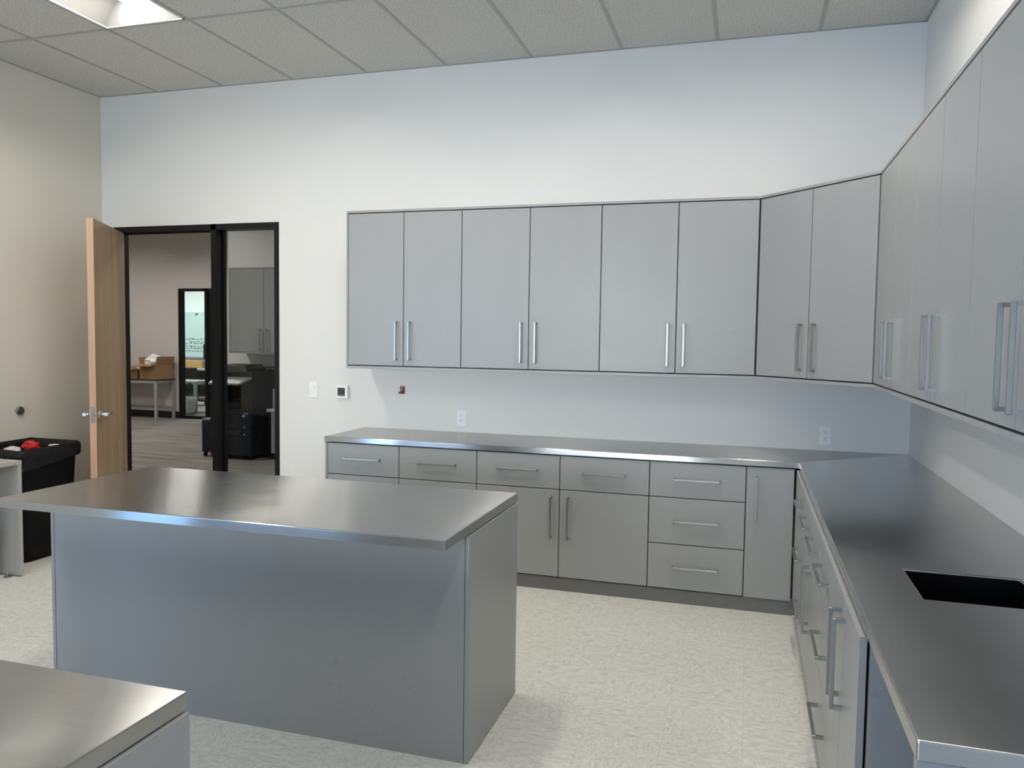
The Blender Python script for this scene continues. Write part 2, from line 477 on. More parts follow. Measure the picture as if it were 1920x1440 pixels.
UZ0, UZ1 = 1.401, 2.472
def wall_cabinet(Fr, u0, mid, u1, label, depth=.353):
    c = Fr.p((u0+u1)/2, -depth, UZ0)
    t = thing('wall_cabinet', label, 'wall cabinet', c, 'grey wall cabinets')
    obj('carcass', Fr.box(B(), u0+.0005, u1-.0005, -depth, -.021, UZ0-.002, UZ1+.002), M['carcass'], t)
    front('door', t, Fr, u0, mid, UZ0, UZ1, mid-.05, 1.580, False)
    front('door', t, Fr, mid, u1, UZ0, UZ1, mid+.05, 1.580, False)
    return t

FB = F((0, -.3545), (1, 0), (0, -1))
wall_cabinet(FB, -3.725, -3.295, -2.866, 'leftmost two-door grey wall cabinet above the red wall hook')
wall_cabinet(FB, -2.866, -2.387, -1.908, 'second grey wall cabinet from the left on the back wall')
wall_cabinet(FB, -1.908, -1.423, -.940, 'grey wall cabinet on the back wall beside the angled corner cabinet')
FR = F((-.359, 0), (0, -1), (-1, 0))
wall_cabinet(FR, .972, 1.435, 1.884, 'first grey wall cabinet on the right wall after the angled corner', .358)
wall_cabinet(FR, 1.884, 2.33, 2.768, 'middle grey wall cabinet on the right wall', .358)
wall_cabinet(FR, 2.768, 3.228, 3.66, 'nearest grey wall cabinet on the right wall, cut by the frame', .358)
# angled corner unit
A_, B_ = Vector((-.938, -.3545)), Vector((-.359, -.970))
tt = (B_-A_).normalized(); FD = F(A_, tt, Vector((tt.y, -tt.x))); LD = (B_-A_).length
if FD.n.dot(Vector((-1, -1, 0))) < 0: FD.n = -FD.n
t = thing('corner_wall_cabinet', 'angled two-door grey wall cabinet filling the corner', 'wall cabinet', (-.5, -.5, UZ0), 'grey wall cabinets')
q = [FD.p(.001, -.021, 0), FD.p(LD-.001, -.021, 0)]
prism_poly = [(-.9385, -.002), (-.9385, q[0].y), (q[0].x, q[0].y), (q[1].x, q[1].y), (q[1].x, -.9705), (-.002, -.9705), (-.002, -.002)]
obj('carcass', prism(B(), prism_poly, UZ0-.002, UZ1+.002), M['carcass'], t)
front('door', t, FD, .004, LD*.478, UZ0, UZ1, LD*.478-.05, 1.580, False)
front('door', t, FD, LD*.478, LD-.004, UZ0, UZ1, LD*.478+.05, 1.580, False)
# end panel, top strip and bottom strip of the wall-cabinet run
tag(obj('end_panel', box(B(), -3.740, -3.7262, -.3545, 0, 1.379, 2.491, .001, 1), M['lam']), 'thin grey panel closing the left end of the wall cabinets', 'cabinet panel')
def strip(z0, z1, w):
    bm = B()
    a = [FB.p(-3.7255, 0, 0), A_.to_3d(), B_.to_3d(), FR.p(3.66, 0, 0)]
    b = [FB.p(-3.7255, -w, 0), Vector((A_.x+w*.4, A_.y+w, 0)), Vector((B_.x+w, B_.y+w*.4, 0)), FR.p(3.66, -w, 0)]
    for i in range(3):
        p = [a[i], a[i+1], b[i+1], b[i]]
        hexa(bm, [Vector((v.x, v.y, z0)) for v in p]+[Vector((v.x, v.y, z1)) for v in p])
    return bm
tag(obj('cabinet_trim', strip(2.4765, 2.4915, .34), M['lam_in']), 'long grey strip capping the top of the wall cabinets', 'cabinet trim')
tag(obj('cabinet_trim', strip(1.3785, 1.3965, .34), M['lam_in']), 'long grey strip along the underside of the wall cabinets', 'cabinet trim')

# ---- base cabinets
BZ0, BZ1, ZD = .088, .872, .654
def base_cabinet(Fr, u0, u1, label, depth):
    t = thing('base_cabinet', label, 'base cabinet', Fr.p((u0+u1)/2, -depth/2, 0), 'grey base cabinets')
    obj('carcass', Fr.box(B(), u0+.0005, u1-.0005, -depth, -.021, BZ0-.004, BZ1), M['carcass'], t)
    return t
def drawers_doors(t, Fr, u0, mid, u1):
    for a, b in ((u0, mid), (mid, u1)):
        front('drawer', t, Fr, a, b, ZD, BZ1, (a+b)/2, .769, True)
    front('door', t, Fr, u0, mid, BZ0, ZD, mid-.052, .477, False)
    front('door', t, Fr, mid, u1, BZ0, ZD, mid+.058, .477, False)
def bank(t, Fr, u0, u1):
    front('drawer', t, Fr, u0, u1, ZD, BZ1, (u0+u1)/2, .769, True)
    front('drawer', t, Fr, u0, u1, .3665, ZD, (u0+u1)/2, .511, True)
    front('drawer', t, Fr, u0, u1, BZ0, .3665, (u0+u1)/2, .228, True)
FBB = F((0, -.585), (1, 0), (0, -1)); DB = .583
t = base_cabinet(FBB, -3.757, -2.661, 'grey base cabinet with two drawers at the left end, partly behind the island', DB); drawers_doors(t, FBB, -3.757, -3.2165, -2.661)
t = base_cabinet(FBB, -2.661, -1.5395, 'grey base cabinet with two drawers over two doors, right of the island corner', DB); drawers_doors(t, FBB, -2.661, -2.103, -1.5395)
t = base_cabinet(FBB, -1.5395, -.971, 'stack of three grey drawers under the back counter', DB); bank(t, FBB, -1.5395, -.971)
t = base_cabinet(FBB, -.971, -.700, 'narrow one-door grey base cabinet beside the inner corner', DB)
front('door', t, FBB, -.971, -.700, BZ0-.004, BZ1, -.911, .68, False)
tag(obj('end_panel', box(B(), -3.777, -3.7585, -.585, -.001, 0, .873, .001, 1), M['lam']), 'grey panel closing the left end of the back base cabinets', 'cabinet panel')
FRB = F((-.693, 0), (0, -1), (-1, 0)); DR = .691
t = base_cabinet(FRB, .60, 1.345, 'three-drawer grey base cabinet on the right run, nearest the inner corner', DR)
front('filler', t, FRB, .608, .935, BZ0, BZ1, None, 0, False); bank(t, FRB, .935, 1.345)
t = base_cabinet(FRB, 1.345, 2.18, 'grey base cabinet with drawers and paired doors, midway along the right run', DR); drawers_doors(t, FRB, 1.345, 1.762, 2.18)
t = base_cabinet(FRB, 2.18, 2.606, 'three-drawer grey base cabinet on the right run, next to the sink cabinet', DR); bank(t, FRB, 2.18, 2.606)
# sink cabinet: open top so that the bowl hangs inside
t = thing('base_cabinet', 'grey sink cabinet with two tall doors, nearest the camera on the right', 'base cabinet', (-.345, -2.945, 0), 'grey base cabinets')
bm = B(); box(bm, -.672, -.002, -2.6265, -2.6065, BZ0-.004, BZ1); box(bm, -.672, -.002, -3.26, -2.6265, BZ0-.004, BZ0+.016); box(bm, -.022, -.002, -3.26, -2.6265, BZ0+.016, BZ1)
obj('carcass', bm, M['carcass'], t)
front('door', t, FRB, 2.606, 2.945, BZ0, BZ1, 2.895, .68, False)
front('door', t, FRB, 2.945, 3.283, BZ0, BZ1, 2.993, .68, False)
obj('side_panel', box(B(), -.6675, -.002, -3.281, -3.2615, 0, BZ1), M['lam'], t)
tag(obj('end_panel', box(B(), -.677, -.002, -3.894, -3.868, 0, .873, .001, 1), M['lam']), 'grey support panel under the near end of the right counter', 'cabinet panel')
# toe kicks
tag(obj('toe_kick', box(B(), -3.756, -.6775, -.577, -.557, 0, .083), M['kick']), 'dark grey toe kick along the floor under the back cabinets', 'toe kick')
tag(obj('toe_kick', box(B(), -.6765, -.6565, -3.26, -.5575, 0, .083), M['kick']), 'dark grey toe kick along the floor under the right cabinets', 'toe kick')

# ---- L-shaped steel worktop, two panels mitred in the corner, hole for the sink
CZ0, CZ1 = .8785, .914
SX0, SX1, SY0, SY1 = -.503, -.190, -3.052, -2.757
ct = thing('countertop', 'L-shaped brushed steel countertop along the back and right walls', 'countertop', (-.68, -.595, CZ0))
def edge_bevel(bm, pred, off=.004, seg=3):
    es = [e for e in bm.edges if pred(e)]
    bmesh.ops.bevel(bm, geom=es, offset=off, segments=seg, profile=.5, affect='EDGES')
bm = prism(B(), [(-3.777, -.5945), (-.680, -.5945), (-.001, -.001), (-3.777, -.001)], CZ0, CZ1)
edge_bevel(bm, lambda e: all(abs(v.co.z-CZ1) < 1e-5 for v in e.verts) and (all(abs(v.co.y+.5945) < 1e-5 for v in e.verts) or all(abs(v.co.x+3.777) < 1e-5 for v in e.verts)))
obj('worktop_panel', bm, M['steel'], ct, brush=(1, 0, 0))
bm = B()
def slab(bm, loop_o, loop_i, z0, z1):
    """flat slab with a hole"""
    o0 = [bm.verts.new((x, y, z0)) for x, y in loop_o]; o1 = [bm.verts.new((x, y, z1)) for x, y in loop_o]
    i0 = [bm.verts.new((x, y, z0)) for x, y in loop_i]; i1 = [bm.verts.new((x, y, z1)) for x, y in loop_i]
    n = len(loop_o); m = len(loop_i)
    for k in range(n): bm.faces.new((o0[k], o0[(k+1) % n], o1[(k+1) % n], o1[k]))
    for k in range(m): bm.faces.new((i0[(k+1) % m], i0[k], i1[k], i1[(k+1) % m]))
    return o0, o1, i0, i1
# counter pieces around the hole share vertices with it
oy = [-.5945, SY1, SY0, -3.904]; ox = [-.680, SX0, SX1, -.001]
for z in (CZ0, CZ1):
    g_ = {}
    for a, x in enumerate(ox):
        for b, y in enumerate(oy): g_[a, b] = bm.verts.new((x, y, z))
    for a in range(3):
        for b in range(3):
            if (a, b) == (1, 1): continue
            bm.faces.new((g_[a, b], g_[a+1, b], g_[a+1, b+1], g_[a, b+1]))
    top = bm.verts.new((-.001, -.001, z))
    bm.faces.new((g_[0, 0], g_[1, 0], g_[2, 0], g_[3, 0], top))
bm.verts.ensure_lookup_table()
lo = {(round(v.co.x, 4), round(v.co.y, 4)): v for v in bm.verts if abs(v.co.z-CZ0) < 1e-6}
hi = {(round(v.co.x, 4), round(v.co.y, 4)): v for v in bm.verts if abs(v.co.z-CZ1) < 1e-6}
for e in list(bm.edges):
    if len(e.link_faces) == 1 and abs(e.verts[0].co.z-CZ0) < 1e-6 and abs(e.verts[1].co.z-CZ0) < 1e-6:
        a, b = e.verts; ka = (round(a.co.x, 4), round(a.co.y, 4)); kb = (round(b.co.x, 4), round(b.co.y, 4))
        bm.faces.new((a, b, hi[kb], hi[ka]))
bmesh.ops.recalc_face_normals(bm, faces=bm.faces[:])
edge_bevel(bm, lambda e: (all(abs(v.co.z-CZ1) < 1e-5 for v in e.verts) and (all(abs(v.co.x+.680) < 1e-5 for v in e.verts) or all(abs(v.co.y+3.904) < 1e-5 for v in e.verts)
           or all(SX0-1e-5 < v.co.x < SX1+1e-5 and SY0-1e-5 < v.co.y < SY1+1e-5 for v in e.verts))) or (abs(e.verts[0].co.x+.680) < 1e-5 and abs(e.verts[1].co.x+.680) < 1e-5 and all(abs(v.co.y+3.904) < 1e-5 for v in e.verts)))
obj('worktop_panel', bm, M['steel'], ct, brush=(0, 1, 0))
# sink
sk = thing('sink', 'small black rectangular sink set into the right steel counter', 'sink', ((SX0+SX1)/2, (SY0+SY1)/2, .68))
cx, cy = (SX0+SX1)/2, (SY0+SY1)/2; hx, hy = (SX1-SX0)/2, (SY1-SY0)/2
bm = B(); rings = []
for z_, ins, r in ((CZ1-.0055, .0006, .003), (CZ1-.012, .0008, .003), (CZ0-.16, .006, .012), (CZ0-.19, .012, .02), (CZ0-.198, .03, .02)):
    rings.append(rrect(cx, cy, hx-ins, hy-ins, r, z_, 4))
loft(bm, rings, cap1=True)
obj('bowl', bm, M['sink'], sk)
bm = B(); cyl(bm, (cx, cy, CZ0-.1985), (cx, cy, CZ0-.195), .035)
obj('drain', bm, M['chrome'], sk)

# ------------------------------------------------------------------ islands
def island(x0, x1, y0, y1, tx0, tx1, ty0, ty1, lab_b, lab_t):
    t = thing('island_cabinet', lab_b, 'island cabinet', ((x0+x1)/2, (y0+y1)/2, 0))
    obj('end_panel', box(B(), x1-.018, x1, y0, y1, 0, .8735, .0012, 1), M['lam'], t)
    obj('end_panel', box(B(), x0, x0+.018, y0, y1, 0, .8735, .0012, 1), M['lam'], t)
    obj('back_panel', box(B(), x0+.0205, x1-.0205, y0+.001, y0+.019, 0, .8735), M['lam'], t)
    obj('carcass', box(B(), x0+.019, x1-.019, y0+.0195, y1-.02, .0, .8735), M['carcass'], t)
    n = 4; w = (x1-x0-.042)/n
    for k in range(n):
        d = obj('door', box(B(), x0+.021+k*w+.002, x0+.021+(k+1)*w-.002, y1-.019, y1, .09, .868, .001, 1), M['lam'], t)
    bm = box(B(), tx0, tx1, ty0, ty1, CZ0, CZ1)
    edge_bevel(bm, lambda e: all(abs(v.co.z-CZ1) < 1e-5 for v in e.verts) or abs(e.verts[0].co.z-e.verts[1].co.z) > .01, .0035)
    o = obj('island_countertop', bm, M['steel'], brush=(1, 0, 0))
    tag(o, lab_t, 'countertop')
island(-3.928, -1.951, -2.688, -2.057, -3.963, -1.958, -2.922, -2.0325,
       'grey island cabinet with a plain back panel in the middle of the floor', 'overhanging brushed steel top of the middle island')
island(-4.0, -2.007, -5.05, -4.1465, -4.06, -2.0134, -5.09, -4.145,
       'grey island cabinet at the lower left corner of the picture', 'brushed steel top of the near island in the lower left corner')

# ------------------------------------------------------------------ glazed door set in the back wall
bm = B(); fz = 2.445; y0, y1 = -.006, .112
box(bm, DX0, -6.062, y0, y1, 0, DZ-.001)                     # hinge jamb
box(bm, DX1-.041, DX1-.0005, y0, y1, 0, DZ-.001)             # right jamb
box(bm, -5.146, -5.100, y0, y1, 0, DZ-.001)                  # mullion
box(bm, -6.062, DX1-.041, y0, y1, fz, DZ-.001)               # head
box(bm, -6.062, -5.146, .045, .075, fz-.014, fz)             # stops
box(bm, -5.160, -5.146, .045, .075, 0, fz-.014); box(bm, -6.062, -6.048, .045, .075, 0, fz-.014)
box(bm, -5.100, DX1-.041, y0+.02, y1, 0, .06)                # sill of the sidelight
struct('trim_1', bm, M['black_al'])
bm = B()
box(bm, -5.0995, -5.085, .082, .110, .061, fz-.0005); box(bm, DX1-.056, DX1-.0415, .082, .110, .061, fz-.0005)
w1 = struct('window_1', bm, M['black_al'])
obj('pane', box(B(), -5.085, DX1-.056, .092, .098, .061, fz-.0005), M['glass'], w1)

# door leaf, hinged at the left jamb and standing open into the room
ang = math.radians(-60.0)
d1 = thing('door_1', 'light maple door standing open at the left of the black frame', 'door', (-6.055, -.010, 0), rz=ang); d1['kind'] = 'structure'
LW, LT, LZ = .900, .045, 2.438
bm = box(B(), 0, LW-.004, 0, LT, .008, LZ)
obj('leaf', bm, M['door_face'], d1, world=False)
obj('edge_band', box(B(), LW-.004, LW, 0, LT, .008, LZ), M['door_edge'], d1, world=False)
hz = 1.000; hu = LW-.065
for s in (-1, 1):
    y = LT if s > 0 else 0
    bm = B(); cyl(bm, (hu, y, hz), (hu, y+s*.012, hz), .033, n=32); cyl(bm, (hu, y+s*.012, hz), (hu, y+s*.05, hz), .012)
    cyl(bm, (hu+.012, y+s*.052, hz), (hu-.125, y+s*.052, hz), .0125)
    cyl(bm, (hu-.125, y+s*.052, hz), (hu-.125, y+s*.025, hz), .0115)
    obj('door_handle', bm, M['chrome'], d1, world=False)
bm = box(B(), LW-.001, LW+.0015, .008, LT-.008, hz-.06, hz+.06); cyl(bm, (LW, LT/2, hz), (LW+.012, LT/2, hz), .010)
obj('latch_plate', bm, mat('dull_latch_metal', (.25, .235, .22, 1), .5, 1.0), d1, world=False)
for z in (.2, 1.2, 2.2):
    bm = B(); cyl(bm, (-.004, -.006, z-.05), (-.004, -.006, z+.05), .006)
    obj('hinge', bm, M['handle'], d1, world=False)

# ------------------------------------------------------------------ wall plates
def plate(name, cat, label, x0, x1, z0, z1, group=None):
    t = thing(name, label, cat, ((x0+x1)/2, 0, z0), group)
    bm = box(B(), x0, x1, -.0065, -.0005, z0, z1, .0025, 2)
    obj('cover_plate', bm, M['white_pl'], t)
    return t
def outlet(x, z, label):
    t = plate('electrical_outlet', 'electrical outlet', label, x-.036, x+.036, z-.059, z+.059, 'white wall outlets')
    for s in (1, -1):
        zc = z+s*.0195
        bm = B(); rings = []
        for yy in (-.0066, -.009):
            rings.append([Vector((x+max(-.0165, min(.0165, .0185*math.cos(a))), yy, zc+max(-.0145, min(.0145, .0175*math.sin(a))))) for a in [k*PI/16 for k in range(32)]])
        loft(bm, rings, cap1=True)
        r = obj('receptacle', bm, M['white_pl'], t)
        bm = B(); box(bm, x-.0085, x-.0055, -.0096, -.0091, zc-.001, zc+.008); box(bm, x+.0055, x+.0080, -.0096, -.0091, zc, zc+.007)
        cyl(bm, (x, -.0091, zc-.0065), (x, -.0096, zc-.0065), .0026, n=12)
        obj('slots', bm, M['dark_pl'], r)
    bm = B(); cyl(bm, (x, -.0065, z), (x, -.0078, z), .003, n=12)
    obj('screw', bm, M['white_pl'], t)
outlet(-2.986, 1.017, 'white duplex outlet on the back wall under the second wall cabinet')
outlet(-.490, 1.012, 'white duplex outlet under the angled corner cabinet')
t = plate('light_switch', 'light switch', 'white light switch on the wall right of the black door frame', -4.254, -4.178, 1.124, 1.250)
bm = B(); box(bm, -4.2345, -4.1975, -.008, -.0066, 1.152, 1.222); obj('bezel', bm, M['white_pl'], t)
bm = B(); hexa(bm, [(-4.229, -.0085, 1.158), (-4.203, -.0085, 1.158), (-4.203, -.0081, 1.158), (-4.229, -.0081, 1.158), (-4.229, -.013, 1.216), (-4.203, -.013, 1.216), (-4.203, -.0081, 1.216), (-4.229, -.0081, 1.216)])
obj('rocker', bm, M['white_pl'], t)
t = thing('thermostat', 'small white thermostat with a dark square screen', 'thermostat', (-3.952, 0, 1.13))
obj('case', box(B(), -4.002, -3.905, -.030, 0, 1.129, 1.229, .006, 3), M['white_pl'], t)
obj('screen', box(B(), -3.991, -3.928, -.0308, -.0301, 1.147, 1.211), M['lcd'], t)
obj('status_bar', box(B(), -3.990, -3.929, -.0314, -.0309, 1.150, 1.158), M['lcd2'], t)
t = thing('wall_hook', 'small dark red plate on the back wall below the leftmost wall cabinet', 'wall hook', (-3.46, 0, 1.18))
obj('plate', box(B(), -3.477, -3.443, -.014, -.0005, 1.182, 1.238, .004, 2), M['red'], t)
bm = B(); cyl(bm, (-3.458, -.0141, 1.229), (-3.458, -.0165, 1.229), .0045, n=12); cyl(bm, (-3.464, -.0141, 1.211), (-3.464, -.0165, 1.211), .0035, n=12)
obj('screws', bm, M['white_pl'], t)
bm = B(); box(bm, -3.481, -3.455, -.030, -.0145, 1.182, 1.187); box(bm, -3.481, -3.455, -.030, -.026, 1.187, 1.196)
obj('hook', bm, M['red'], t)
# door stop on the left wall
t = thing('door_stop', 'round metal door stop on the left wall above the black bin', 'door stop', (XL, -.828, 1.01))
bm = B(); cyl(bm, (XL, -.828, 1.012), (XL+.018, -.828, 1.012), .033, .030, n=28)
obj('base', bm, M['handle'], t)
bm = B(); cyl(bm, (XL+.018, -.828, 1.012), (XL+.028, -.828, 1.012), .019, .017, n=24)
obj('bumper', bm, mat('grey_rubber', (.07, .065, .06, 1), .7), t)

# ------------------------------------------------------------------ black bin with liner by the left wall
bcx, bcy = -5.945, -1.03
t = thing('trash_can', 'tall square black trash can lined with a black bag', 'trash can', (bcx, bcy, 0))
rings = [rrect(bcx, bcy, .205+.035*k/6, .215+.035*k/6, .07, .002+.755*k/6) for k in range(7)]
inner = [rrect(bcx, bcy, .225, .235, .06, .757), rrect(bcx, bcy, .195, .205, .06, .06)]
obj('body', loft(B(), rings+inner, cap0=True, cap1=True), M['bin'], t)
bm = B(); rings = []
def wob(ring, amp, sc, seed, zamp=0, out=0):
    o = []
    for i, p in enumerate(ring):
        d = Vector((p.x-bcx, p.y-bcy, 0)).normalized()
        n = mnoise.noise(Vector((p.x*sc, p.y*sc, seed))); n2 = mnoise.noise(Vector((p.x*sc*.45+9, p.y*sc*.45, 4)))
        o.append(p+d*(amp*n+out)+Vector((0, 0, zamp*n2)))
    return o
K = 22
rings = [wob(rrect(bcx, bcy, .15, .16, .06, .675, K), .03, 13, 1), wob(rrect(bcx, bcy, .19, .20, .06, .66, K), .02, 13, 1), wob(rrect(bcx, bcy, .205, .215, .05, .70, K), .020, 15, 2), wob(rrect(bcx, bcy, .222, .232, .045, .772, K), .006, 17, 3, .012),
         wob(rrect(bcx, bcy, .238, .248, .035, .800, K), .006, 20, 3, .026, .004), wob(rrect(bcx, bcy, .247, .257, .035, .786, K), .008, 20, 3, .022, .006),
         wob(rrect(bcx, bcy, .247, .257, .04, .755, K), .014, 22, 5, .02, .011), wob(rrect(bcx, bcy, .246, .256, .045, .715, K), .018, 22, 6, .05, .016),
         wob(rrect(bcx, bcy, .245, .255, .05, .690, K), .016, 22, 7, .09, .016)]
obj('liner', loft(bm, rings, cap0=True), M['liner'], t)
o = tag(obj('wrapper', blob(B(), (-5.92, -1.0, .775), .056, 3, .5, (1, .8, .75)), M['red2']), 'crumpled red and shiny wrapper sticking out of the black bag', 'trash')
o = tag(obj('paper_wad', blob(B(), (-6.03, -1.06, .745), .05, 8, .5, (1.2, 1, .6)), M['paper']), 'crumpled white paper left of the red wrapper in the trash can', 'trash')
o = tag(obj('paper_cup', loft(B(), [[Vector((-5.80+.001*k+.03*r_*math.cos(a), -.93+.03*r_*math.sin(a), .715+.012*k)) for a in [i*PI/8 for i in range(16)]] for k, r_ in ((0, .8), (3, .95), (6, 1.1), (6.3, 1.15))], cap0=True), M['paper']), 'small pale cup right of the red wrapper in the trash can', 'trash')

# desk at the left edge
t = thing('desk', 'plain grey laminate desk cut off by the left edge of the picture', 'desk', (-5.86, -1.9, 0))
obj('desk_top', box(B(), -6.20, -5.505, -2.75, -1.447, .742, .768, .0015, 1), M['desk'], t)
obj('leg_panel', box(B(), -6.20, -5.506, -1.474, -1.448, .012, .742, .0012, 1), M['desk'], t)
obj('leg_panel', box(B(), -6.20, -5.506, -2.748, -2.722, .012, .742, .0012, 1), M['desk'], t)
obj('modesty_panel', box(B(), -6.18, -6.16, -2.722, -1.474, .3, .742), M['desk'], t)
for y in (-1.50, -2.735):
    bm = B(); cyl(bm, (-5.585, y, 0), (-5.585, y, .006), .024, n=18); cyl(bm, (-5.585, y, .006), (-5.585, y, .030), .006); box(bm, -5.605, -5.565, y, y+.026, .0065, .0118)
    obj('levelling_foot', bm, M['handle'], t)
t = thing('wastebasket', 'small pale wastebasket with a blue rim under the desk', 'wastebasket', (-5.70, -1.72, 0))
rg = [rrect(-5.705, -1.74, .095+.02*k/4, .075+.02*k/4, .03, .003+.30*k/4) for k in range(5)]
obj('body', loft(B(), rg+[rrect(-5.705, -1.74, .108, .088, .03, .30), rrect(-5.705, -1.74, .09, .07, .03, .02)], cap0=True, cap1=True), M['greypl'], t)
obj('rim', loft(B(), [rrect(-5.705, -1.74, .117, .097, .03, .285), rrect(-5.705, -1.74, .125, .105, .03, .29), rrect(-5.705, -1.74, .125, .105, .03, .325), rrect(-5.705, -1.74, .112, .092, .03, .328), rrect(-5.705, -1.74, .108, .088, .03, .301)]), M['bluepl'], t)

# ------------------------------------------------------------------ carpeted room beyond the door
FX0, FX1, FZ1 = -11.285, -10.535, 2.452
bm = B(); box(bm, -17, FX0, Y2, Y2+.12, 0, H); box(bm, FX1, XP, Y2, Y2+.12, 0, H); box(bm, FX0, FX1, Y2, Y2+.12, FZ1, H)
struct('wall_far', bm, M['next_wall'])
struct('wall_partition', box(B(), XP, .13, YP, YP+.12, 0, H), M['white_wall'])
struct('wall_side', box(B(), XP, XP+.12, YP+.12, Y3+.1, 0, H), M['next_wall'])
struct('wall_end', box(B(), .0, .13, WT, YP, 0, H), M['white_wall'])
struct('wall_hall', box(B(), -17, XL-.13, .0, WT, 0, H), M['white_wall'])
struct('wall_outer', box(B(), -17.1, -17, 0, Y3+.1, 0, H), M['next_wall'])
struct('wall_office', box(B(), -17, XP, Y3, Y3+.1, 0, H), M['office_wall'])
bm = B(); box(bm, -17, FX0, Y2-.012, Y2, 0, .125); box(bm, FX1, XP, Y2-.012, Y2, 0, .125)
struct('baseboard_far', bm, M['black_base'])
bm = B(); box(bm, XP, -.0, YP-.012, YP, 0, .10)
struct('baseboard_partition', bm, M['black_base'])
struct('baseboard_office', box(B(), -17, XP, Y3-.012, Y3, 0, .12), M['black_base'])
bm = B()
box(bm, FX0, FX0+.05, Y2-.01, Y2+.11, 0, FZ1-.001); box(bm, -10.70, -10.645, Y2-.01, Y2+.11, 0, FZ1-.001); box(bm, FX1-.05, FX1-.0005, Y2-.01, Y2+.11, 0, FZ1-.001)
box(bm, FX0+.05, FX1-.05, Y2-.01, Y2+.11, 2.40, FZ1-.001); box(bm, FX0+.05, -10.70, Y2-.01, Y2+.11, 0, .055)
w3 = struct('window_3', bm, M['black_al'])
obj('pane', box(B(), FX0+.05, -10.70, Y2+.05, Y2+.056, .055, 2.40), M['glass3'], w3)

# table with boxes against the far wall
tz = .735
t = thing('table', 'grey framed table with a dark top seen through the open doorway', 'table', (-12.2, 6.73, 0))
obj('table_top', box(B(), -13.05, -11.355, 6.465, 6.985, tz, tz+.022, .003, 1), M['darktop'], t)
bm = B()
for y in (6.475, 6.935): box(bm, -13.04, -11.365, y, y+.045, tz-.05, tz-.0005)
for x in (-13.04, -11.41): box(bm, x, x+.045, 6.52, 6.935, tz-.05, tz-.0005)
obj('frame', bm, M['legs'], t)
for x in (-13.04, -11.41):
    for y in (6.475, 6.935): obj('leg', box(B(), x, x+.05, y, y+.045, 0, tz-.0505, .003, 1), M['legs'], t)
bm = B(); box(bm, -12.99, -11.41, 6.945, 6.965, .205, .23); box(bm, -11.395, -11.38, 6.52, 6.935, .205, .23)
obj('stretcher', bm, M['legs'], t)
def carton(x0, x1, y0, y1, z0, z1, label, flaps, rz=0):
    cxx, cyy = (x0+x1)/2, (y0+y1)/2
    t = thing('cardboard_box', label, 'cardboard box', (cxx, cyy, z0), 'open cartons on the table', rz)
    a, b = (x1-x0)/2, (y1-y0)/2; h = z1-z0; w = .006
    bm = B()
    box(bm, -a, a, -b, -b+w, 0, h); box(bm, -a, a, b-w, b, 0, h); box(bm, -a, -a+w, -b+w, b-w, 0, h); box(bm, a-w, a, -b+w, b-w, 0, h); box(bm, -a+w, a-w, -b+w, b-w, 0, w)
    obj('carton_body', bm, M['card'], t, world=False)
    for side, ang_, ln in flaps:
        bm = B(); s, c = math.sin(ang_), math.cos(ang_)     # angle from vertical, outward
        def P(u, d, k):
            o = d*s+k*c*.004; z = h+d*c-k*s*.004
            return {'f': (u, -b-o, z), 'k': (u, b+o, z), 'r': (a+o, u, z), 'l': (-a-o, u, z)}[side]
        L_ = a if side in 'fk' else b
        hexa(bm, [P(-L_, 0, -1), P(L_, 0, -1), P(L_, 0, 1), P(-L_, 0, 1), P(-L_, ln, -1), P(L_, ln, -1), P(L_, ln, 1), P(-L_, ln, 1)])
        obj('flap', bm, M['card'], t, world=False)
    return t
T1 = tz+.022
carton(-11.74, -11.28-.06, 6.50, 6.90, T1, 1.03, 'large open brown carton with white packing paper, seen through the doorway', [('f', 1.75, .15), ('r', .28, .15), ('k', .15, .14), ('l', .2, .13)], math.radians(-8))
carton(-12.10, -11.83, 6.53, 6.83, T1, .925, 'smaller open carton left of the large one on the far table', [('f', 1.5, .10), ('l', .9, .08)], 0)
o = tag(obj('packing_paper', blob(B(), (-11.53, 6.64, 1.075), .15, 21, .45, (1.15, .8, .75)), M['paper']), 'white packing paper spilling from the large open carton', 'packing paper')
o = tag(obj('foil_bag', blob(B(), (-11.93, 6.915, T1+.16), .068, 31, .35, (1.3, .62, 2.0)), M['foil']), 'shiny silver bag standing behind the smaller carton', 'bag')
o = tag(obj('paper_tray', box(B(), -11.40+.02, -11.365+.0, 6.60, 6.90, T1+.001, T1+.02, .004, 2), M['paper']), 'pale papers at the right end of the far table', 'papers')
bm = B(); loft(bm, [[Vector((-12.16+r_*math.cos(a), 6.50+r_*math.sin(a), T1+z_)) for a in [i*PI/8 for i in range(16)]] for r_, z_ in ((.03, .0), (.034, .01), (.034, .09), (.014, .115), (.014, .13))], cap0=True, cap1=True)
t = thing('bottle', 'small dark purple bottle at the left of the far table', 'bottle', (-12.16, 6.50, T1))
obj('body', bm, M['purple'], t)
bm = B(); cyl(bm, (-12.16, 6.50, T1+.130), (-12.16, 6.50, T1+.15), .017); obj('cap', bm, M['white_pl'], t)
bm = box(B(), -12.62, -12.405, 6.94, 6.98, T1, 1.46, .01, 2)
tag(obj('board', bm, M['pink']), 'narrow brown board upright against the far wall behind the door edge', 'board')

